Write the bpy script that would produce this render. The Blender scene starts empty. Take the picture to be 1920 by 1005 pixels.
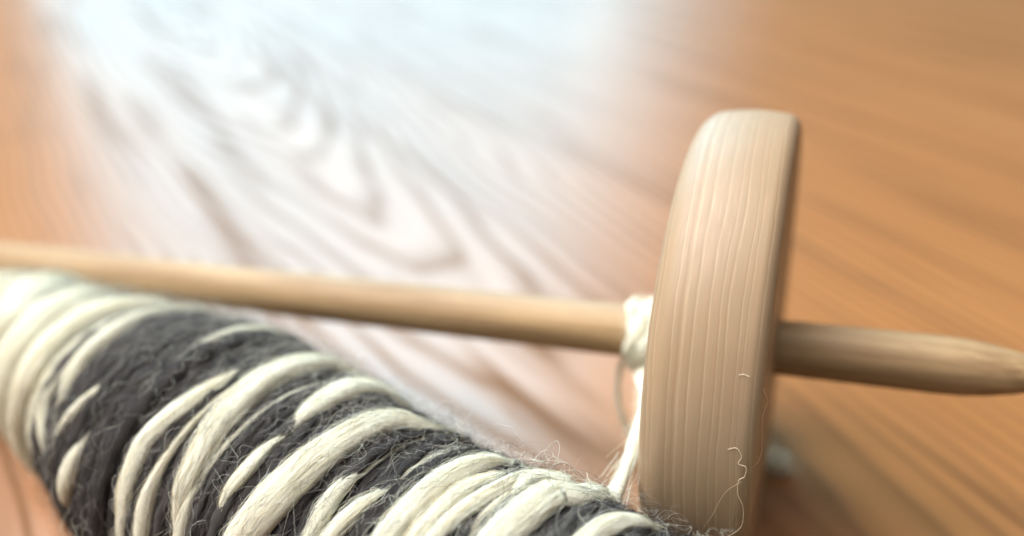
import bpy, math, random
import numpy as np
from mathutils import Vector, Matrix

R = math.radians
MM = 0.001
random.seed(7)
rng = np.random.default_rng(7)
scene = bpy.context.scene
C = scene.collection

# ------------------------------------------------------------------ camera
CAM_H, PITCH = 0.1107865, 0.5373
cam_data = bpy.data.cameras.new('camera')
cam = bpy.data.objects.new('camera', cam_data)
C.objects.link(cam)
cam.location = (0, 0, CAM_H)
cam.rotation_euler = (math.pi / 2 - PITCH, 0, 0)
cam_data.sensor_width = 36.0
cam_data.lens = 26.0
cam_data.clip_start = 0.005
cam_data.clip_end = 50.0
cam_data.dof.use_dof = True
cam_data.dof.focus_distance = 0.0885
cam_data.dof.aperture_fstop = 26.0 / 3.8
scene.camera = cam

# ------------------------------------------------------------------ world, window light, exposure
world = bpy.data.worlds.new('World')
scene.world = world
world.use_nodes = True
bg = world.node_tree.nodes['Background']
bg.inputs['Color'].default_value = (1.0, 0.92, 0.83, 1)
bg.inputs['Strength'].default_value = 0.20

def area_light(name, loc, rot, sx, sy, radiance, color):
    ld = bpy.data.lights.new(name, 'AREA')
    ld.shape = 'RECTANGLE'
    ld.size, ld.size_y = sx, sy
    ld.energy = radiance * math.pi * sx * sy
    ld.color = color
    lo = bpy.data.objects.new(name, ld)
    C.objects.link(lo)
    lo.location = loc
    lo.rotation_euler = rot
    return lo

for z0_, z1_, rad_ in ((0.19, 0.70, 3.4), (0.71, 1.30, 5.4), (1.31, 2.25, 11.5)):      # window lamp split in three, brighter upwards, to even out the glare
    area_light('window_light', (-0.58, 2.2, (z0_ + z1_) / 2), (-math.pi / 2, 0, 0), 1.54, z1_ - z0_, rad_ * 1.12, (0.26, 0.75, 1.0))
area_light('room_light', (-0.85, 0.36, 1.5), (0, R(-22), 0), 1.8, 1.5, 11.6, (1.0, 0.985, 0.95))

for i_, rad_ in enumerate((4.2, 3.0, 1.9, 1.0, 0.5)):                                   # added lamp strips, dimming outwards, to soften the right edge of the glare
    area_light('glare_edge_light', (0.24 + 0.1 * i_, 2.2, 1.25), (-math.pi / 2, 0, 0), 0.10, 2.1, rad_, (0.40, 0.80, 1.0))

scene.view_settings.view_transform = 'Standard'
scene.view_settings.look = 'None'
scene.view_settings.exposure = 0.0
scene.view_settings.gamma = 1.0
scene.render.engine = 'CYCLES'
scene.cycles.use_denoising = True
scene.cycles.max_bounces = 8

# ------------------------------------------------------------------ helpers
def mesh_obj(name, V, Fq, mat, parent=None, uv=None, smooth=True, cols=None):
    """V (n,3) metres; Fq (m,k) int faces of one size (or a list of such arrays)."""
    me = bpy.data.meshes.new(name)
    groups = Fq if isinstance(Fq, list) else [Fq]
    loops = np.concatenate([g.ravel() for g in groups]).astype(np.int32)
    sizes = np.concatenate([np.full(len(g), g.shape[1], np.int32) for g in groups])
    starts = np.concatenate([[0], np.cumsum(sizes)[:-1]]).astype(np.int32)
    me.vertices.add(len(V))
    me.vertices.foreach_set('co', np.ascontiguousarray(V, np.float32).ravel())
    me.loops.add(len(loops))
    me.loops.foreach_set('vertex_index', loops)
    me.polygons.add(len(sizes))
    me.polygons.foreach_set('loop_start', starts)
    me.update(calc_edges=True)
    if uv is not None:
        l = me.uv_layers.new(name='UVMap')
        l.data.foreach_set('uv', np.ascontiguousarray(uv[loops], np.float32).ravel())
    if cols is not None:
        at = me.color_attributes.new('tint', 'FLOAT_COLOR', 'POINT')
        at.data.foreach_set('color', np.ascontiguousarray(cols, np.float32).ravel())
    if True:
        me.polygons.foreach_set('use_smooth', np.full(len(sizes), smooth))
    me.materials.append(mat)
    me.validate()
    o = bpy.data.objects.new(name, me)
    C.objects.link(o)
    if parent is not None:
        o.parent = parent
    return o

def empty(name, loc=(0, 0, 0)):
    o = bpy.data.objects.new(name, None)
    o.empty_display_size = 0.01
    C.objects.link(o)
    o.location = loc
    return o

def tag(o, label=None, cat=None, group=None, kind=None):
    if label: o['label'] = label
    if cat: o['category'] = cat
    if group: o['group'] = group
    if kind: o['kind'] = kind
    return o

def tube(P, rw, rh=None, nrm=None, sides=8, closed=False, caps=True, mult=None):
    """Sweep an ellipse (half width rw, half height rh) along P; nrm = 'up' direction of the section."""
    P = np.asarray(P, float); n = len(P)
    rw = np.broadcast_to(rw, n); rh = rw if rh is None else np.broadcast_to(rh, n)
    if closed: T = np.roll(P, -1, 0) - np.roll(P, 1, 0)
    else: T = np.gradient(P, axis=0)
    T /= np.linalg.norm(T, axis=1)[:, None] + 1e-12
    if nrm is None:
        nrm = np.zeros_like(P); ref = np.array([0.3, 0.2, 0.93])
        for i in range(n):
            ref = ref - T[i] * (ref @ T[i]); ref /= np.linalg.norm(ref) + 1e-12
            nrm[i] = ref
    N = nrm - (nrm * T).sum(1)[:, None] * T
    N /= np.linalg.norm(N, axis=1)[:, None] + 1e-12
    B = np.cross(T, N)
    ph = np.arange(sides) / sides * 2 * np.pi
    V = P[:, None] + rw[:, None, None] * np.cos(ph)[None, :, None] * B[:, None] + rh[:, None, None] * np.sin(ph)[None, :, None] * N[:, None]
    if mult is not None: V = P[:, None] + mult[..., None] * (V - P[:, None])
    V = V.reshape(-1, 3)
    m = n if closed else n - 1
    i = np.arange(m)[:, None]; j = np.arange(sides)[None]
    a = i * sides + j; b = i * sides + (j + 1) % sides
    c = ((i + 1) % n) * sides + (j + 1) % sides; d = ((i + 1) % n) * sides + j
    Fc = [np.stack([a, b, c, d], -1).reshape(-1, 4)]
    if caps and not closed:
        Fc.append(np.arange(sides)[::-1][None]); Fc.append(((n - 1) * sides + np.arange(sides))[None])
    s = np.concatenate([[0], np.cumsum(np.linalg.norm(np.diff(P, axis=0), axis=1))])
    uv = np.stack([np.repeat(s / MM, sides), np.tile(ph / (2 * np.pi), n)], 1)   # u in mm along, v 0..1 round
    return V, Fc, uv

def lathe(prof, sides=128):
    """prof: list of (axial, radius) from one end to the other, axis = local X."""
    prof = np.asarray(prof, float)
    ph = np.arange(sides) / sides * 2 * np.pi
    V = np.stack([np.repeat(prof[:, 0], sides), (prof[:, 1:2] * np.cos(ph)).ravel(), (prof[:, 1:2] * np.sin(ph)).ravel()], 1)
    n = len(prof)
    i = np.arange(n - 1)[:, None]; j = np.arange(sides)[None]
    a = i * sides + j; b = i * sides + (j + 1) % sides
    return V, [np.stack([a, a + sides, b + sides, b], -1).reshape(-1, 4),
               np.arange(sides)[None], ((n - 1) * sides + np.arange(sides))[::-1][None]]

class NT:
    """Small wrapper to write node trees."""
    def __init__(self, name):
        self.mat = bpy.data.materials.new(name); self.mat.use_nodes = True
        self.t = self.mat.node_tree; self.n = self.t.nodes; self.l = self.t.links
        self.bsdf = self.n['Principled BSDF']
    def put(self, sock, v):
        if isinstance(v, bpy.types.NodeSocket): self.l.new(v, sock)
        elif v is not None:
            try: sock.default_value = v
            except Exception: sock.default_value = tuple(v)[:3]
    def node(self, typ, **kw):
        nd = self.n.new(typ)
        for k, v in kw.items(): setattr(nd, k, v)
        return nd
    def math(self, op, a, b=None, c=None, clamp=False):
        nd = self.node('ShaderNodeMath', operation=op, use_clamp=clamp)
        for i, v in enumerate((a, b, c)):
            if v is not None: self.put(nd.inputs[i], v)
        return nd.outputs[0]
    def coord(self, which='Object'):
        return self.node('ShaderNodeTexCoord').outputs[which]
    def mapping(self, vec, loc=(0, 0, 0), rot=(0, 0, 0), scale=(1, 1, 1)):
        nd = self.node('ShaderNodeMapping')
        self.put(nd.inputs[0], vec); nd.inputs[1].default_value = loc; nd.inputs[2].default_value = rot; nd.inputs[3].default_value = scale
        return nd.outputs[0]
    def noise(self, vec, scale=1, detail=3, rough=0.55, dist=0.0):
        nd = self.node('ShaderNodeTexNoise')
        self.put(nd.inputs['Vector'], vec); nd.inputs['Scale'].default_value = scale; nd.inputs['Detail'].default_value = detail
        nd.inputs['Roughness'].default_value = rough; nd.inputs['Distortion'].default_value = dist
        return nd.outputs['Fac']
    def xyz(self, vec):
        nd = self.node('ShaderNodeSeparateXYZ'); self.put(nd.inputs[0], vec); return nd.outputs
    def comb(self, x, y, z):
        nd = self.node('ShaderNodeCombineXYZ')
        for i, v in enumerate((x, y, z)): self.put(nd.inputs[i], v)
        return nd.outputs[0]
    def ramp(self, fac, stops, interp='LINEAR'):
        nd = self.node('ShaderNodeValToRGB'); self.put(nd.inputs[0], fac)
        e = nd.color_ramp.elements; nd.color_ramp.interpolation = interp
        while len(e) < len(stops): e.new(0.5)
        for el, (p, c) in zip(e, stops):
            el.position = p; el.color = (*c, 1) if len(c) == 3 else c
        return nd.outputs[0]
    def mix(self, fac, a, b, blend='MIX'):
        nd = self.node('ShaderNodeMix', data_type='RGBA', blend_type=blend)
        self.put(nd.inputs[0], fac); self.put(nd.inputs[6], a); self.put(nd.inputs[7], b)
        return nd.outputs[2]
    def maprange(self, v, a, b, c, d, clamp=True):
        nd = self.node('ShaderNodeMapRange', clamp=clamp)
        for i, x in enumerate((v, a, b, c, d)): self.put(nd.inputs[i], x)
        return nd.outputs[0]
    def bump(self, h, strength=1.0, dist=0.0002, normal=None):
        nd = self.node('ShaderNodeBump'); self.put(nd.inputs['Height'], h)
        nd.inputs['Strength'].default_value = strength; nd.inputs['Distance'].default_value = dist
        if normal is not None: self.put(nd.inputs['Normal'], normal)
        return nd.outputs[0]
    def set(self, **kw):
        for k, v in kw.items(): self.put(self.bsdf.inputs[k.replace('_', ' ')], v)

def c4(r, g, b): return (r, g, b, 1.0)

# ------------------------------------------------------------------ materials
def mat_table():
    m = NT('tabletop_wood')
    co = m.coord('Object')
    GR = R(33.0)                                   # the grain runs 33 degrees left of straight ahead
    rot = m.mapping(co, rot=(0, 0, -GR))           # x = across the grain, y = along it
    x, y, z = m.xyz(rot)
    # slow wander of the log plus medium wobble of each ring
    big = m.noise(m.comb(m.math('MULTIPLY', x, 9), m.math('MULTIPLY', y, 3.2), 0.0), 1.0, 2.0)
    med = m.noise(m.comb(m.math('MULTIPLY', x, 34), m.math('MULTIPLY', y, 9), 3.7), 1.0, 2.0)
    fine = m.noise(m.comb(m.math('MULTIPLY', x, 160), m.math('MULTIPLY', y, 9), 1.3), 1.0, 2.0)
    big = m.math('SUBTRACT', big, 0.5); med = m.math('SUBTRACT', med, 0.5); fine = m.math('SUBTRACT', fine, 0.5)
    vx = m.math('ADD', m.math('SUBTRACT', x, 0.086), m.math('MULTIPLY', big, 0.05))
    d = m.math('ADD', m.math('MULTIPLY', m.math('SUBTRACT', 0.80, y), 0.085), m.math('MULTIPLY', med, 0.0075))
    rr = m.math('SQRT', m.math('ADD', m.math('MULTIPLY', vx, vx), m.math('MULTIPLY', d, d)))
    rr = m.math('ADD', rr, m.math('MULTIPLY', fine, 0.0012))
    ring = m.math('FRACT', m.math('MULTIPLY', rr, 1 / 0.0042))
    late = m.ramp(ring, [(0.0, (0.25,) * 3), (0.35, (0.0,) * 3), (0.62, (0.35,) * 3), (0.86, (1.0,) * 3), (1.0, (0.25,) * 3)])
    streak = m.noise(m.comb(m.math('MULTIPLY', x, 95), m.math('MULTIPLY', y, 6.5), m.math('MULTIPLY', rr, 60)), 1.0, 3.0)
    late = m.math('ADD', m.math('MULTIPLY', late, 0.8), m.maprange(streak, 0.50, 0.72, 0.0, 0.75), clamp=True)
    pores = m.noise(m.comb(m.math('MULTIPLY', x, 1500), m.math('MULTIPLY', y, 50), 0.0), 1.0, 2.0)
    pores = m.maprange(pores, 0.56, 0.72, 0.0, 1.0)
    tone = m.noise(m.comb(m.math('MULTIPLY', x, 30), m.math('MULTIPLY', y, 4), 8.0), 1.0, 3.0)
    base = m.mix(m.maprange(tone, 0.3, 0.7, 0, 1), c4(0.31, 0.126, 0.039), c4(0.37, 0.158, 0.053))
    col = m.mix(m.math('MULTIPLY', late, 0.78), base, c4(0.105, 0.052, 0.023))
    col = m.mix(m.math('MULTIPLY', pores, 0.35), col, c4(0.20, 0.09, 0.04))
    rough = m.maprange(late, 0, 1, 0.25, 0.38)
    rough = m.math('ADD', rough, m.math('MULTIPLY', tone, 0.06))
    h = m.math('ADD', m.math('MULTIPLY', late, -0.6), m.math('MULTIPLY', pores, -0.5))
    m.set(Base_Color=col, Roughness=rough, Specular_IOR_Level=m.maprange(late, 0, 1, 0.76, 0.09), Normal=m.bump(h, 0.25, 0.00004))
    return m.mat

def mat_whorl():
    m = NT('pale_maple')
    co = m.coord('Object')                          # local x = spindle axis
    x, y, z = m.xyz(co)
    w1 = m.math('SUBTRACT', m.noise(m.comb(m.math('MULTIPLY', x, 60), m.math('MULTIPLY', y, 26), m.math('MULTIPLY', z, 26)), 1, 2), 0.5)
    w2 = m.math('SUBTRACT', m.noise(m.comb(m.math('MULTIPLY', x, 150), m.math('MULTIPLY', y, 230), m.math('MULTIPLY', z, 230)), 1, 2), 0.5)
    xx = m.math('ADD', x, m.math('ADD', m.math('MULTIPLY', w1, 0.0026), m.math('MULTIPLY', w2, 0.00034)))
    xx = m.math('ADD', xx, m.math('MULTIPLY', z, 0.035))
    # uneven ring widths: a thin pale line, then a body that darkens towards the next one
    un = m.noise(m.comb(m.math('MULTIPLY', xx, 240), 0.0, 0.0), 1, 2)
    ring = m.math('FRACT', m.math('ADD', m.math('MULTIPLY', xx, 700), m.math('MULTIPLY', un, 5.0)))
    tone = m.ramp(ring, [(0.0, (0.66,) * 3), (0.07, (0.12,) * 3), (0.13, (0.12,) * 3), (0.24, (0.52,) * 3), (0.70, (0.62,) * 3), (0.92, (0.86,) * 3), (1.0, (0.66,) * 3)])
    fib = m.noise(m.comb(m.math('MULTIPLY', x, 5000), m.math('MULTIPLY', y, 260), m.math('MULTIPLY', z, 260)), 1, 3)
    fleck = m.maprange(m.noise(m.comb(m.math('MULTIPLY', x, 900), m.math('MULTIPLY', y, 4200), m.math('MULTIPLY', z, 4200)), 1, 2), 0.60, 0.75, 0, 1)
    blot = m.noise(co, 95, 3)
    col = m.mix(tone, c4(0.425, 0.296, 0.190), c4(0.275, 0.170, 0.100))
    col = m.mix(m.maprange(blot, 0.45, 0.75, 0, 0.45), col, c4(0.30, 0.19, 0.11))
    col = m.mix(m.maprange(fib, 0.35, 0.70, 0.0, 0.32), col, c4(0.22, 0.195, 0.115))
    col = m.mix(m.math('MULTIPLY', fleck, 0.30), col, c4(0.34, 0.2, 0.12))
    h = m.math('ADD', m.math('MULTIPLY', tone, -0.5), m.math('MULTIPLY', fib, 0.5))
    m.set(Base_Color=col, Roughness=m.maprange(fib, 0.3, 0.7, 0.42, 0.55), Specular_IOR_Level=0.4, Normal=m.bump(h, 0.06, 0.00005))
    return m.mat

def mat_shaft():
    m = NT('turned_beech')
    x, y, z = m.xyz(m.coord('Object'))
    g = m.noise(m.comb(m.math('MULTIPLY', x, 22), m.math('MULTIPLY', y, 900), m.math('MULTIPLY', z, 900)), 1, 4, 0.6)
    g2 = m.noise(m.comb(m.math('MULTIPLY', x, 120), m.math('MULTIPLY', y, 2600), m.math('MULTIPLY', z, 2600)), 1, 2)
    patch = m.noise(m.comb(m.math('MULTIPLY', x, 45), m.math('MULTIPLY', y, 160), m.math('MULTIPLY', z, 160)), 1, 3)
    pore = m.maprange(m.noise(m.comb(m.math('MULTIPLY', x, 320), m.math('MULTIPLY', y, 3600), m.math('MULTIPLY', z, 3600)), 1, 2), 0.60, 0.72, 0, 1)
    col = m.mix(m.maprange(g, 0.34, 0.66, 0, 1), c4(0.43, 0.285, 0.150), c4(0.235, 0.142, 0.070))
    col = m.mix(m.maprange(patch, 0.42, 0.75, 0, 0.5), col, c4(0.27, 0.165, 0.085))
    col = m.mix(m.maprange(g2, 0.55, 0.8, 0, 0.4), col, c4(0.2, 0.115, 0.055))
    col = m.mix(m.math('MULTIPLY', pore, 0.45), col, c4(0.13, 0.07, 0.035))
    h = m.math('SUBTRACT', g2, m.math('MULTIPLY', pore, 0.8))
    m.set(Base_Color=col, Roughness=m.maprange(patch, 0.3, 0.7, 0.44, 0.6), Specular_IOR_Level=0.32, Normal=m.bump(h, 0.4, 0.00007))
    return m.mat

def mat_wool(name, lo, mid, hi, along=0.16, across=26.0, bump=0.9, dist=0.00022, rand=0.0):
    m = NT(name)
    u, v, _ = m.xyz(m.coord('UV'))
    oi = m.node('ShaderNodeObjectInfo').outputs['Random']
    a = m.math('MULTIPLY', v, 2 * math.pi)
    twist = m.math('ADD', a, m.math('MULTIPLY', u, 0.10))
    k = m.math('MULTIPLY', oi, 57.0)
    vec = m.comb(m.math('ADD', m.math('MULTIPLY', u, along), k), m.math('MULTIPLY', m.math('SINE', twist), across / 6.0), m.math('MULTIPLY', m.math('COSINE', twist), across / 6.0))
    n1 = m.noise(vec, 1.0, 4, 0.62, 0.4)
    vec2 = m.comb(m.math('ADD', m.math('MULTIPLY', u, along * 3), k), m.math('MULTIPLY', m.math('SINE', twist), across / 2.0), m.math('MULTIPLY', m.math('COSINE', twist), across / 2.0))
    n2 = m.noise(vec2, 1.0, 3, 0.6, 0.6)
    slow = m.noise(m.comb(m.math('ADD', m.math('MULTIPLY', u, 0.09), k), 0.0, 0.0), 1.0, 2)
    f = m.math('ADD', m.math('MULTIPLY', n1, 0.6), m.math('MULTIPLY', n2, 0.4))
    col = m.ramp(f, [(0.32, lo), (0.47, mid), (0.66, hi)])
    if rand:
        col = m.mix(m.math('MULTIPLY', m.maprange(slow, 0.45, 0.7, 0, 1), rand), col, c4(*hi))
    m.set(Base_Color=col, Roughness=0.9, Specular_IOR_Level=0.1, Sheen_Weight=0.0, Sheen_Roughness=0.5, Normal=m.bump(f, bump, dist))
    return m.mat

def mat_fibre(name):
    m = NT(name)
    at = m.node('ShaderNodeAttribute', attribute_name='tint')
    m.set(Base_Color=at.outputs['Color'], Roughness=0.6, Specular_IOR_Level=0.3)
    return m.mat

M_TABLE, M_WHORL, M_SHAFT = mat_table(), mat_whorl(), mat_shaft()
M_CREAM = mat_wool('cream_wool', (0.74, 0.62, 0.40), (0.94, 0.90, 0.72), (0.97, 0.96, 0.87), along=0.09, across=44, dist=0.00026)
M_GREY = mat_wool('charcoal_wool', (0.006, 0.005, 0.005), (0.040, 0.035, 0.035), (0.21, 0.19, 0.185), along=0.30, across=26, dist=0.0005, rand=0.3)
M_HEATHER = mat_wool('heather_wool', (0.020, 0.018, 0.018), (0.085, 0.076, 0.074), (0.30, 0.275, 0.26), along=0.30, across=26, dist=0.0005, rand=0.3)
M_FIBRE = mat_fibre('wool_fibre')

# ------------------------------------------------------------------ the table
TS = 1.6
V = []
nx = 24
tab_v = np.array([(x, y, z) for z in (0.0, -0.03) for y in (-0.5, 3.2) for x in (-1.8, 1.6)], float)
tab_f = np.array([(0, 1, 3, 2), (4, 6, 7, 5), (0, 4, 5, 1), (1, 5, 7, 3), (3, 7, 6, 2), (2, 6, 4, 0)])
table = mesh_obj('tabletop', tab_v, tab_f, M_TABLE, smooth=False)
tag(table, kind='structure')

# ------------------------------------------------------------------ the drop spindle
WR, YAW, TILT = 37.559, 0.3426, 0.1075
WC = np.array([36.0805, 98.9762, WR * math.cos(TILT) + 0.25])
AX = np.array([math.cos(YAW) * math.cos(TILT), -math.sin(YAW) * math.cos(TILT), math.sin(TILT)])   # towards the pointed end
AU = np.cross(AX, [0, 0, 1]); AU /= np.linalg.norm(AU); AV = np.cross(AU, AX)
spindle = empty('drop_spindle')
tag(spindle, 'pale wooden drop spindle lying on the table, thick round whorl on a pointed shaft', 'drop spindle')
spindle.matrix_world = Matrix(((AX[0], -AU[0], AV[0], WC[0] * MM), (AX[1], -AU[1], AV[1], WC[1] * MM), (AX[2], -AU[2], AV[2], WC[2] * MM), (0, 0, 0, 1)))

def arc(cx, cr, rad, a0, a1, n=9):
    return [(cx + rad * math.cos(R(a0 + (a1 - a0) * i / (n - 1))), cr + rad * math.sin(R(a0 + (a1 - a0) * i / (n - 1)))) for i in range(n)]
HL, HR = 7.3, 7.3
prof = [(-HL, 4.0), (-HL, 20), (-HL, WR - 4.8)] + arc(-HL + 4.2, WR - 4.4, 4.2, 180, 95, 16)
prof += [(-0.8, WR + 0.02), (1.0, WR + 0.08), (2.6, WR - 0.02)] + arc(HR - 2.3, WR - 2.6, 2.3, 78, 0, 14) + [(HR, 20), (HR, 4.0)]
V_, F_ = lathe(np.array(prof) * MM, 192)
whorl = mesh_obj('whorl', V_, F_, M_WHORL, spindle)
whorl.rotation_euler = (0, R(0.8), R(-2.3))

def shaft_r(s): return 4.5 - 0.0022 * max(s, -180)
sp = [(-292, 2.2), (-291.3, 2.9)] + [(s, shaft_r(s) * (1 if s > -270 else 0.96)) for s in np.linspace(-289, 30, 60)]
tip_n = 16
for i in range(1, tip_n + 1):
    q = i / tip_n
    sp.append((30 + 17.5 * q, shaft_r(30) * (1 - 0.80 * q ** 2.0)))
sp.append((48.0, 0.35))
V_, F_ = lathe(np.array(sp) * MM, 40)
shaft = mesh_obj('shaft', V_, F_, M_SHAFT, spindle)

CREAM_RUNS = [  # (position along the cop 0..1, angle round it in degrees, thickness in mm) along each cream run
    [(0.1882, 128.0, 3.01), (0.1813, 98.5, 3.81), (0.1779, 73.5, 4.14), (0.1848, 46.5, 4.02), (0.171, 16.0, 3.63)],
    [(0.0646, 128.5, 4.32), (0.1024, 88.0, 4.97), (0.1127, 56.5, 5.25), (0.1178, 24.5, 4.72)],
    [(-0.0436, 133.5, 6.36), (-0.0041, 95.0, 6.48), (0.0337, 62.0, 6.12)],
    [(0.2534, 103.5, 2.19), (0.262, 80.5, 2.77), (0.2655, 62.0, 2.52), (0.2826, 46.0, 1.14)],
    [(0.2466, 48.5, 0.85), (0.2448, 40.5, 1.52), (0.2569, 30.5, 1.33), (0.2723, 24.5, 0.66)],
    [(0.3393, 64.5, 0.63), (0.3221, 53.5, 1.19), (0.3101, 42.5, 1.19), (0.2998, 31.5, 0.64)],
    [(0.3496, 40.5, 0.92), (0.3444, 29.5, 2.15), (0.341, 21.5, 2.63), (0.3358, 13.5, 1.09)],
    [(0.3753, 114.5, 1.53), (0.3788, 105.5, 1.16), (0.377, 94.0, 0.57)],
    [(0.444, 102.0, 0.63), (0.4457, 88.0, 1.21), (0.4388, 72.5, 2.06), (0.4268, 54.5, 2.31), (0.4303, 35.5, 1.99), (0.4354, 24.5, 1.42)],
    [(0.4543, 50.0, 0.7), (0.456, 40.5, 1.26), (0.456, 34.5, 1.53), (0.4594, 24.5, 1.39)],
    [(0.4766, 139.0, 1.85), (0.468, 128.0, 2.8), (0.4715, 110.0, 3.28), (0.4749, 93.0, 3.58), (0.48, 79.0, 3.59), (0.4835, 67.0, 3.22), (0.4886, 56.5, 2.75), (0.4903, 43.0, 2.03), (0.4955, 33.5, 1.21)],
    [(0.4989, 47.0, 0.54), (0.5006, 40.5, 1.07), (0.5041, 32.0, 1.2)],
    [(0.5401, 139.5, 1.92), (0.5281, 131.5, 3.16), (0.5315, 113.5, 3.6), (0.5367, 98.5, 3.01), (0.5367, 92.5, 2.12), (0.5333, 81.5, 0.62)],
    [(0.5367, 78.0, 0.55), (0.5367, 70.5, 1.21), (0.535, 61.5, 1.46), (0.5315, 54.5, 1.19), (0.5315, 48.5, 0.52)],
    [(0.6157, 124.0, 1.72), (0.5968, 120.0, 2.6), (0.5916, 112.5, 2.98), (0.5865, 101.5, 3.18), (0.5848, 91.5, 3.37), (0.5813, 77.5, 3.93), (0.5762, 64.0, 4.23), (0.5693, 51.0, 3.93), (0.5624, 43.0, 3.49)],
    [(0.6174, 82.0, 0.51), (0.6157, 76.5, 1.14), (0.6157, 70.0, 1.5), (0.6174, 60.0, 1.22), (0.6191, 55.5, 0.97)],
    [(0.6466, 81.0, 0.62), (0.6431, 75.5, 1.35), (0.638, 70.0, 1.59), (0.6328, 59.5, 1.57)],
    [(0.6895, 125.5, 1.35), (0.6826, 118.0, 2.25), (0.6792, 107.5, 2.58), (0.6758, 92.5, 2.72), (0.674, 78.0, 2.51), (0.6723, 68.0, 2.34)],
    [(0.7032, 116.0, 0.9), (0.6998, 105.5, 1.63), (0.6946, 98.5, 1.85), (0.6929, 82.5, 1.77), (0.6912, 72.5, 1.62)],
    [(0.7118, 122.0, 1.17), (0.7135, 105.0, 1.6), (0.7067, 87.5, 1.65), (0.7032, 77.5, 1.5)],
    [(0.7204, 110.5, 0.5), (0.7221, 99.5, 0.9), (0.7204, 92.0, 0.77), (0.7204, 85.0, 0.35)],
    [(0.7376, 139.0, 1.74), (0.7187, 139.0, 2.59), (0.7187, 122.5, 2.47), (0.7221, 108.0, 1.11)],
    [(0.7753, 122.5, 2.08), (0.7564, 128.0, 3.81), (0.7461, 122.0, 4.66), (0.7444, 103.0, 4.51), (0.7444, 92.0, 4.24), (0.7427, 85.0, 3.93)],
    [(0.8097, 125.5, 1.19), (0.8011, 124.0, 1.92), (0.7959, 118.5, 2.24), (0.7925, 108.0, 2.17), (0.7908, 101.0, 2.01)],
]
# ------------------------------------------------------------------ the cop of striped yarn
PA, PB = np.array([-96.5, 124.3, 17.0]), np.array([34.3, 28.0, 30.3])
LEN = np.linalg.norm(PB - PA); CA = (PB - PA) / LEN
CU = np.cross(CA, [0, 0, 1]); CU /= np.linalg.norm(CU); CV = np.cross(CU, CA)
RS = ([-0.30, -0.10, 0.0, 0.12, 0.35, 0.65, 1.0, 1.14, 1.26], [3.0, 10.6, 11.0, 14.3, 20.8, 17.8, 19.3, 28.0, 21.0])
def cop_r(t):
    t = np.asarray(t, float)
    return np.mean([np.interp(t + k, RS[0], RS[1]) for k in np.linspace(-0.06, 0.06, 13)], 0)
def cop_pt(t, th, lift=0.0):
    rad = np.cos(th)[..., None] * CU + np.sin(th)[..., None] * CV
    return PA + np.asarray(t)[..., None] * (PB - PA) + (cop_r(t) + lift)[..., None] * rad, rad

cop = empty('yarn_cop', tuple((PA + 0.5 * (PB - PA)) * MM))
cop.location.z = 0
tag(cop, 'thick cop of hand spun wool wound in charcoal grey and cream stripes', 'yarn')
bpy.context.view_layer.update()
OFF = np.array(cop.location)

def cop_mesh(name, Vmm, Fc, mat, uv=None, cols=None):
    return mesh_obj(name, Vmm * MM - OFF, Fc, mat, cop, uv=uv, cols=cols)

# core under the wraps
tt = np.linspace(-0.24, 1.24, 60)
V_, F_ = lathe(np.stack([tt * LEN, np.maximum(cop_r(tt) - 1.1, 1.0)], 1), 48)
Vw = PA + V_[:, :1] * CA + V_[:, 1:2] * CU + V_[:, 2:3] * CV
n_ = len(Vw); uvc = np.stack([Vw[:, 0], Vw[:, 1] * 0.1], 1)
cop_mesh('core', Vw, F_, M_GREY, uv=uvc)

NTH = 196
TH = np.arange(NTH) / NTH * 2 * np.pi
def wob(n=3, amp=1.0):
    s = np.zeros(NTH)
    for k in range(1, n + 1):
        s += rng.normal() / k * np.cos(k * TH + rng.uniform(0, 6.28))
    return s * amp

strands = []          # dicts used again to root the loose fibres
def add_strand(kind, t, half_w, half_h, lift):
    P, rad = cop_pt(t, TH, lift)
    SN = 20 if kind == 'cream' else 8
    ph = np.arange(SN) / SN * 2 * np.pi
    tw = TH[:, None] * rng.integers(-2, 3)
    # lobes: a strand is a bunch of slivers lying side by side, not a smooth rod
    mult = 1 + 0.05 * np.sin(3 * ph + tw + rng.uniform(0, 6)) + 0.035 * np.sin(5 * ph - tw + rng.uniform(0, 6)) + 0.025 * np.sin(8 * ph + 2 * tw + rng.uniform(0, 6)) + rng.normal(size=(NTH, SN)) * 0.012
    if kind == 'grey':        # two plies twisted into a cord
        mult = 1 + 0.24 * np.cos(2 * ph - TH[:, None] * rng.integers(22, 30)) + rng.normal(size=(NTH, SN)) * 0.03
    V, Fc, uv = tube(P, half_w, half_h, rad, sides=SN, closed=True, mult=mult)
    o = cop_mesh(kind + '_strand', V, Fc, M_CREAM if kind == 'cream' else (M_HEATHER if rng.random() < 0.3 else M_GREY), uv=uv)
    strands.append(dict(kind=kind, t=t, w=half_w, h=half_h, lift=lift, obj=o))
    return o

# charcoal strands: a regular winding with small wander; thinner, cord-like
t0 = 0.228
while t0 < 1.2:
    w = rng.uniform(0.45, 1.0)
    t = t0 + wob(3, 0.0022)
    hw = w * (1 + 0.22 * wob(5, 0.6)); hw = np.clip(hw, 0.4, 1.2)
    bulk = np.interp(t0, [0.2, 0.3, 0.42, 0.5], [0.0, 0.35, 0.35, 0.0])   # the fuller grey bunch near the far end
    add_strand('grey', t, hw * (1 + bulk), hw * (1 + bulk), rng.uniform(-0.75, 0.6) + wob(3, 0.18) + bulk)
    t0 += 1.72 * w * (1 + 0.6 * bulk) / LEN

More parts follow.
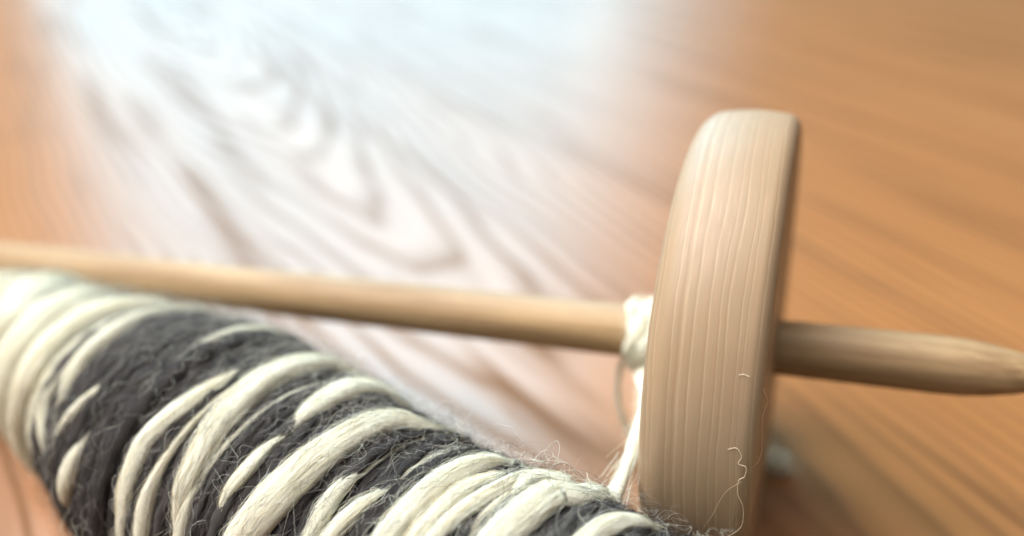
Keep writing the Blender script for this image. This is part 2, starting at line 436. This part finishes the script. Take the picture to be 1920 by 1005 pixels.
# cream runs that show, each going on round the hidden side as a thinner strand
for run in CREAM_RUNS:
    run = sorted(run, key=lambda r: r[1])
    th_k = np.array([R(r[1]) for r in run]); t_k = np.array([r[0] for r in run]); w_k = np.array([r[2] for r in run])
    lo, hi = th_k[0], th_k[-1]
    # keep the traced thickness at the ends that run out of sight, thin away otherwise
    lo_end = w_k[0] if (w_k[0] > 1.3) else 0.35
    hi_end = w_k[-1] if (w_k[-1] > 1.3) else 0.35
    back = rng.uniform(0.5, 3.0) if max(lo_end, hi_end) > 1.3 else 0.35
    gap = 2 * np.pi - (hi - lo)
    th_c = np.concatenate([th_k, [hi + 0.22 * gap, hi + 0.5 * gap, hi + 0.78 * gap]])
    t_c = np.concatenate([t_k, [t_k[-1] * 0.8 + t_k[0] * 0.2, (t_k[0] + t_k[-1]) / 2, t_k[0] * 0.8 + t_k[-1] * 0.2]])
    w_c = np.concatenate([w_k, [hi_end, back, lo_end]])
    def per(vals):
        xs = np.concatenate([th_c - 2 * np.pi, th_c, th_c + 2 * np.pi]); ys = np.tile(vals, 3)
        acc = np.zeros(NTH)
        for k in np.linspace(-0.09, 0.09, 7): acc += np.interp(TH + k, xs, ys)
        return acc / 7
    t, w = per(t_c), per(w_c)
    w = w * np.interp(w_k.max(), [1.5, 4.0], [1.6, 1.25]) * np.interp(t_k.mean(), [0.60, 0.68], [1.0, 0.80]) * (1 + 0.05 * wob(6, 0.8))
    f = np.clip(w / w_k.max() * 1.25, 0, 1)                       # where it thins it dives under its neighbours
    hw = 0.5 * np.maximum(w, 0.5 * w_k.max() * f ** 0.3)
    hh = np.minimum(hw, 0.30 + hw * 0.72)
    lift = 0.42 + np.clip(w, 0, 1.6) * 0.38 - (1 - f) * (0.9 + hh)
    add_strand('cream', t, hw, hh, lift)
# cream winding of the far end, and beyond the near edge of the picture
for t0, w in [(-0.2, 5), (-0.165, 5), (-0.13, 5.5), (-0.1, 5.5), (-0.07, 5.5), (-0.02, 5.5), (0.01, 5.6), (0.05, 5.6), (0.07, 5.2), (0.09, 5.4), (0.12, 5), (0.145, 4.6), (0.165, 3.2), (0.21, 2.6), (0.225, 2.4), (0.87, 4.2), (0.93, 3.0), (1.0, 5.0), (1.08, 3.4), (1.15, 4.5)]:
    hw = np.clip(w * 0.62 * (1 + 0.15 * wob(4, 0.8)), 0.5, 5)
    add_strand('cream', t0 + wob(2, 0.003), hw, 0.35 + hw * 0.36, 0.2 + 0.0 * TH)

# charcoal strands wound last, crossing over the others at a slight angle
for t0 in (0.30, 0.345, 0.40, 0.425, 0.515, 0.555, 0.563, 0.63, 0.655, 0.709, 0.77, 0.782, 0.83):
    hw = rng.uniform(0.4, 0.75) * (1 + 0.25 * wob(5, 0.6)); hw = np.clip(hw, 0.25, 1.1)
    add_strand('grey', t0 + 0.009 * rng.normal() * np.cos(TH - rng.uniform(0, 6.28)) + wob(2, 0.0015), hw, hw, 0.75 + wob(3, 0.2))

# ------------------------------------------------------------------ loose wool fibres
CAMP = np.array([0, 0, CAM_H / MM])
SE, CE = math.sin(PITCH), math.cos(PITCH)
def in_view(P, margin=140):
    Q = P - CAMP
    z = Q[:, 1] * CE - Q[:, 2] * SE; y = Q[:, 1] * SE + Q[:, 2] * CE
    px = 960 + 1387 * Q[:, 0] / z; py = 502 - 1387 * y / z
    return (px > -margin) & (px < 1920 + margin) & (py > -margin) & (py < 1005 + margin) & (z > 5)

def tri_tubes(P, rad, cols):
    """P (n,k,3) mm, rad (n,k) mm, cols (n,3): three sided fibres, all in one mesh."""
    n, k, _ = P.shape
    T = np.gradient(P, axis=1); T /= np.linalg.norm(T, axis=2)[..., None] + 1e-9
    ref = rng.normal(size=(n, 1, 3)); N = np.cross(T, ref); N /= np.linalg.norm(N, axis=2)[..., None] + 1e-9
    B = np.cross(T, N)
    ph = np.array([0, 2.0944, 4.18879])
    V = P[:, :, None] + rad[:, :, None, None] * (np.cos(ph)[None, None, :, None] * N[:, :, None] + np.sin(ph)[None, None, :, None] * B[:, :, None])
    base = np.arange(n)[:, None, None] * (k * 3) + np.arange(k - 1)[None, :, None] * 3
    j = np.arange(3)[None, None]
    a = base + j; b = base + (j + 1) % 3
    Fc = np.stack([a, b, b + 3, a + 3], -1).reshape(-1, 4)
    cc = np.ones((n, k * 3, 4)); cc[:, :, :3] = cols[:, None]
    return V.reshape(-1, 3), Fc, cc.reshape(-1, 4)

def lying_fibres(n, kinds, t_min=-0.15, K=9, length=(2.5, 8.0), lift=(0.05, 0.5), wig=0.35, radius=(0.016, 0.03), palette=None, t_max=0.98, th_rng=(-25, 160)):
    sel = [s for s in strands if s['kind'] in kinds and t_min < s['t'].mean() < t_max]
    wts = np.array([np.maximum(s['w'][9:84], 0.2).mean() * (0.25 if s['w'][14:79].max() < 0.3 else 1) for s in sel]); wts /= wts.sum()
    idx = rng.choice(len(sel), n, p=wts)
    th0 = np.radians(rng.uniform(th_rng[0], th_rng[1], n)); phi = np.radians(rng.uniform(5, 175, n))
    ln = rng.uniform(*length, n) * rng.choice([-1, 1], n)
    s = np.linspace(0, 1, K)
    Tm = np.array([x['t'] for x in sel]); Wm = np.array([x['w'] for x in sel]); Hm = np.array([x['h'] for x in sel]); Lm = np.array([x['lift'] for x in sel])
    rr = cop_r(Tm[idx, 35])
    th = th0[:, None] + ln[:, None] * s / rr[:, None]
    f = (th / (2 * np.pi) * NTH) % NTH; i0 = np.floor(f).astype(int) % NTH; i1 = (i0 + 1) % NTH; w = f - np.floor(f)
    g = lambda M: M[idx[:, None], i0] * (1 - w) + M[idx[:, None], i1] * w
    t, hw, hh, lf = g(Tm), g(Wm), g(Hm), g(Lm)
    # wander across the strand and lift off it
    fr = rng.uniform(1.0, 3.6, (n, 2)); p0 = rng.uniform(0, 6.28, (n, 2)); am = rng.normal(size=(n, 2)) * wig
    side = am[:, :1] * (np.sin(fr[:, :1] * 3.1 * s + p0[:, :1]) - np.sin(p0[:, :1])) + am[:, 1:] * 0.5 * (np.sin(fr[:, 1:] * 7 * s + p0[:, 1:]) - np.sin(p0[:, 1:]))
    drift = rng.normal(size=n)[:, None] * wig * 1.6 * s
    up = rng.uniform(*lift, n)[:, None] * (0.25 + np.sin(np.pi * np.minimum(s * rng.uniform(0.5, 1.0, n)[:, None], 1.0)) + 0.25 * np.sin(fr[:, :1] * 5 * s + p0[:, 1:]))
    up = np.maximum(up, 0.01)
    cph, sph = np.cos(phi)[:, None], np.sin(phi)[:, None]
    ax_off = hw * cph + side + drift
    rad_off = lf + (hh * sph) + up
    P, _ = cop_pt(t + ax_off / LEN, th, rad_off)
    ok = in_view(P[:, K // 2])
    P = P[ok]; m = len(P)
    rad = rng.uniform(*radius, m)[:, None] * np.interp(s, [0, 0.1, 0.75, 1.0], [0.5, 1, 0.9, 0.35])[None]
    pal = np.array(palette); cols = pal[rng.choice(len(pal), m)] * rng.uniform(0.85, 1.1, (m, 1))
    return tri_tubes(P, rad, np.clip(cols, 0, 0.95))

GREYS = [(0.010, 0.009, 0.009)] * 4 + [(0.02, 0.018, 0.018)] * 3 + [(0.05, 0.044, 0.044)] * 3 + [(0.10, 0.09, 0.09)] * 2 + [ (0.18, 0.16, 0.155), (0.30, 0.275, 0.26), (0.075, 0.045, 0.045)]
PALE = [(0.90, 0.86, 0.70), (0.93, 0.90, 0.78), (0.86, 0.78, 0.57), (0.94, 0.93, 0.84)]
V_, F_, c_ = lying_fibres(13000, ('grey',), palette=GREYS, lift=(0.02, 0.6), wig=0.42, radius=(0.012, 0.026))
tag(cop_mesh('charcoal_fibres', V_, F_, M_FIBRE, cols=c_), kind='stuff')
V_, F_, c_ = lying_fibres(12000, ('cream',), palette=PALE, lift=(0.02, 0.28), wig=0.30, radius=(0.010, 0.021))
tag(cop_mesh('cream_fibres', V_, F_, M_FIBRE, cols=c_), kind='stuff')
V_, F_, c_ = lying_fibres(14000, ('cream',), palette=PALE + [(0.66, 0.53, 0.30), (0.78, 0.66, 0.44)], lift=(0.0, 0.14), wig=0.10, radius=(0.012, 0.03), length=(4, 10))
tag(cop_mesh('cream_sliver_fibres', V_, F_, M_FIBRE, cols=c_), kind='stuff')
# stray hairs standing away from the surface
V_, F_, c_ = lying_fibres(3000, ('grey', 'cream'), K=14, palette=PALE[:2] + [(0.30, 0.27, 0.25)] * 2 + [(0.03, 0.026, 0.026)] * 3 + [(0.45, 0.42, 0.38)], lift=(0.3, 2.2), wig=0.9, length=(3, 9), radius=(0.009, 0.019))
tag(cop_mesh('stray_hairs', V_, F_, M_FIBRE, cols=c_), kind='stuff')

# dark hairs that have strayed onto the cream
V_, F_, c_ = lying_fibres(2600, ('cream',), t_min=0.22, palette=GREYS[4:10], lift=(0.02, 0.5), wig=0.5, radius=(0.008, 0.016), length=(2, 6))
tag(cop_mesh('dark_stray_fibres', V_, F_, M_FIBRE, cols=c_), kind='stuff')
# soft halo of fine fibres over the upper outline
V_, F_, c_ = lying_fibres(2600, ('grey', 'cream'), K=12, palette=[(0.30, 0.26, 0.25), (0.10, 0.085, 0.08), (0.55, 0.50, 0.44), (0.8, 0.76, 0.66)], lift=(0.4, 2.6), wig=1.1, length=(3, 10), radius=(0.006, 0.013), th_rng=(85, 165), t_max=0.62)
tag(cop_mesh('halo_fibres', V_, F_, M_FIBRE, cols=c_), kind='stuff')

# longer curled hairs sprung loose near the whorl
V_, F_, c_ = lying_fibres(260, ('grey', 'cream'), t_min=0.6, t_max=0.9, K=20, palette=PALE[:2] + [(0.05, 0.04, 0.04), (0.30, 0.26, 0.24), (0.5, 0.4, 0.32)], lift=(0.8, 3.2), wig=1.0, length=(4, 9), radius=(0.007, 0.013), th_rng=(70, 150))
tag(cop_mesh('curled_hairs', V_, F_, M_FIBRE, cols=c_), kind='stuff')

# ------------------------------------------------------------------ the leader yarn beside the whorl
def spin_pt(s, ang, r):            # point round the spindle shaft, mm
    s, ang, r = np.broadcast_arrays(np.asarray(s, float), ang, r)
    return WC + s[..., None] * AX + r[..., None] * (np.cos(ang)[..., None] * AU + np.sin(ang)[..., None] * AV)
def world_mesh(name, V, Fc, mat, parent, uv=None, cols=None):
    bpy.context.view_layer.update()
    inv = np.array(parent.matrix_world.inverted()) if parent else np.eye(4)
    V = V * MM
    return mesh_obj(name, V @ inv[:3, :3].T + inv[:3, 3], Fc, mat, parent, uv=uv, cols=cols)
def spline(pts, n=40):
    pts = np.array(pts, float); k = len(pts); out = []
    ext = np.vstack([2 * pts[0] - pts[1], pts, 2 * pts[-1] - pts[-2]])
    for i in range(k - 1):
        p0, p1, p2, p3 = ext[i:i + 4]
        u = np.linspace(0, 1, n // (k - 1) + 2)[:-1][:, None]
        out.append(0.5 * (2 * p1 + (p2 - p0) * u + (2 * p0 - 5 * p1 + 4 * p2 - p3) * u ** 2 + (3 * p1 - p0 - 3 * p2 + p3) * u ** 3))
    return np.vstack(out + [pts[-1:]])

leader = empty('leader_yarn', tuple(spin_pt(-10.5, 0.0, 0.0) * MM))
tag(leader, 'cream leader yarn wound round the spindle shaft against the whorl, with loose tails', 'yarn')
for s0, rr_, w in [(-16.4, 4.8, 0.8), (-14.0, 4.9, 0.9), (-12.3, 4.9, 0.9), (-10.6, 4.9, 0.9), (-9.1, 4.8, 0.8), (-13.0, 5.9, 0.7), (-12.6, 6.0, 0.75), (-13.4, 5.8, 0.65)]:
    ang = np.linspace(0, 2 * np.pi, 97)[:-1]
    ph = rng.uniform(0, 6.28)
    sl = 2.6 if rr_ > 5.5 else 0.7                      # the last turns cross the others
    P = spin_pt(s0 + sl * np.sin(ang + ph) + 0.3 * np.sin(3 * ang), ang, rr_ + 0.35 * np.sin(3 * ang + ph) + 0.15 * np.sin(5 * ang))
    sec = np.arange(12) / 12 * 2 * np.pi
    mult = 1 + 0.2 * np.cos(2 * sec[None] - 7 * np.linspace(0, 2 * np.pi, len(P), endpoint=False)[:, None])      # two plies twisted together
    V_, F_, uv_ = tube(P, w * (1 + 0.12 * np.sin(5 * ang + ph)), sides=12, closed=True, mult=mult)
    world_mesh('winding', V_, F_, M_CREAM, leader, uv_)
tails = [
    ([spin_pt(-15.0, R(-60), 5.0), (19.6, 104.0, 29.5), (19.0, 103.0, 24.0), (20.0, 102.0, 19.0), (22.5, 101.0, 13.0)], 0.42),
    ([spin_pt(-9.0, R(-80), 5.0), (21.5, 96.0, 33.5), (20.0, 86.0, 37.5), (18.0, 77.5, 39.6), (15.6, 71.5, 38.4), (12.0, 64.5, 37.0), (9.5, 60.0, 33.0)], 0.9),
]
for pts, w in tails:
    P = spline(pts, 110); q = np.linspace(0, 1, len(P))
    sec = np.arange(12) / 12 * 2 * np.pi
    mult = 1 + 0.2 * np.cos(2 * sec[None] - 22 * q[:, None])
    V_, F_, uv_ = tube(P, w * (0.75 + 0.5 * q), sides=12, mult=mult)
    tl = world_mesh('loose_tail', V_, F_, M_CREAM, leader, uv_)
    k = rng.integers(0, len(P) - 14, 420); stp = np.arange(0, 14, 2)
    Pf = P[k[:, None] + stp[None]] + rng.normal(size=(420, 1, 3)) * w * 0.75 + rng.normal(size=(420, 1, 3)) * np.linspace(0, 0.9, 7)[None, :, None] * w
    V_, F_, c_ = tri_tubes(Pf, np.full(Pf.shape[:2], 0.016), np.array(PALE)[rng.choice(4, 420)])
    tag(world_mesh('tail_fuzz', V_, F_, M_FIBRE, leader, cols=c_), kind='stuff')
# fuzz of the leader
n = 700; K = 8
ang = rng.uniform(0, 6.28, n); s0 = rng.uniform(-16.5, -8.6, n); q = np.linspace(0, 1, K)
a = ang[:, None] + rng.normal(size=(n, 1)) * 0.7 * q
P = spin_pt(s0[:, None] + rng.normal(size=(n, 1)) * 1.2 * q, a, 5.4 + rng.uniform(0.1, 1.3, (n, 1)) * np.sin(q * 2.4) + 0.2 * np.sin(q * 9 + ang[:, None]))
V_, F_, c_ = tri_tubes(P, np.full((n, K), 0.016), np.array(PALE)[rng.choice(4, n)])
tag(world_mesh('fuzz', V_, F_, M_FIBRE, leader, cols=c_), kind='stuff')

# ------------------------------------------------------------------ small tuft of wool on the table behind the whorl
tuft = empty('wool_tuft', (0.0528, 0.1068, 0.0))
tag(tuft, 'small white tuft of wool lying on the table behind the whorl', 'wool')
for i in range(4):
    k = 40; q = np.linspace(0, 1, k)
    a = q * rng.uniform(5, 9) + rng.uniform(0, 6.28)
    P = np.stack([52.8 + 2.4 * np.cos(a) * rng.uniform(.6, 1) + rng.normal() * .5, 106.8 + 1.3 * np.sin(a) + rng.normal() * .4, 2.1 + 1.2 * np.sin(a * 1.7 + i) + 0.1 * i], 1)
    V_, F_, uv_ = tube(P, 0.42, sides=7)
    world_mesh('curl', V_, F_, M_CREAM, tuft, uv_)

n = 260; K = 7; q = np.linspace(0, 1, K)
a0 = rng.uniform(0, 6.28, (n, 1)); b0 = rng.normal(size=(n, 3)) * (1.6, 1.0, 0.7)
P = np.array([52.8, 106.8, 2.2]) + b0[:, None] + np.stack([1.2 * np.cos(a0 + 3 * q) * q, 1.2 * np.sin(a0 + 3 * q) * q, 0.8 * np.sin(2 * q + a0)], 2)
P[..., 2] = np.maximum(P[..., 2], 0.1)
V_, F_, c_ = tri_tubes(P, np.full((n, K), 0.04), np.array(PALE)[rng.choice(4, n)])
tag(world_mesh('fuzz', V_, F_, M_FIBRE, tuft, cols=c_), kind='stuff')

# ------------------------------------------------------------------ single fibres clinging to the whorl
def rim(s, deg, out=0.05):          # point on the whorl's rim, deg from horizontal towards the viewer, up positive
    return WC + s * AX + (WR + out) * (math.cos(R(deg)) * AU + math.sin(R(deg)) * AV)
def fibre(label, pts, r, col):
    P = spline(pts, 70)
    V_, F_, uv_ = tube(P, r, sides=6)
    mid = P.mean(0)
    cc = np.ones((len(V_), 4)); cc[:, :3] = col
    o = mesh_obj('wool_fibre', (V_ - mid) * MM, F_, M_FIBRE, None, cols=cc)
    o.location = mid * MM
    tag(o, label, 'fibre', 'stray wool fibres clinging to the whorl')
    return o
fibre('pale curly wool fibre clinging low on the whorl rim', [rim(2.8, 15), rim(3.8, 15.5), rim(4.4, 14), rim(4.1, 12.5), rim(5.0, 12), rim(4.9, 10), rim(4.3, 9), rim(4.3, 6), rim(5.0, 3), rim(4.9, -2), rim(3.2, -6)], 0.036, (0.72, 0.58, 0.42))
fibre('faint straight wool fibre lower on the whorl rim beside the curly one', [rim(4.6, 9, .2), rim(2.8, 6, .3), rim(1.4, 0, .4), rim(0.4, -4, .3)], 0.02, (0.50, 0.37, 0.27))
fibre('tiny pale straight fibre midway up the whorl rim', [rim(3.4, 29), rim(4.0, 29.2), rim(4.6, 28.9)], 0.028, (0.85, 0.75, 0.6))
fibre('dark thin hair hanging along the right edge of the whorl', [rim(6.2, 27), rim(6.8, 25, .1), rim(6.4, 22, .2), rim(6.6, 17, .1), rim(6.4, 14, .2), rim(5.6, 12, .1)], 0.028, (0.20, 0.11, 0.07))
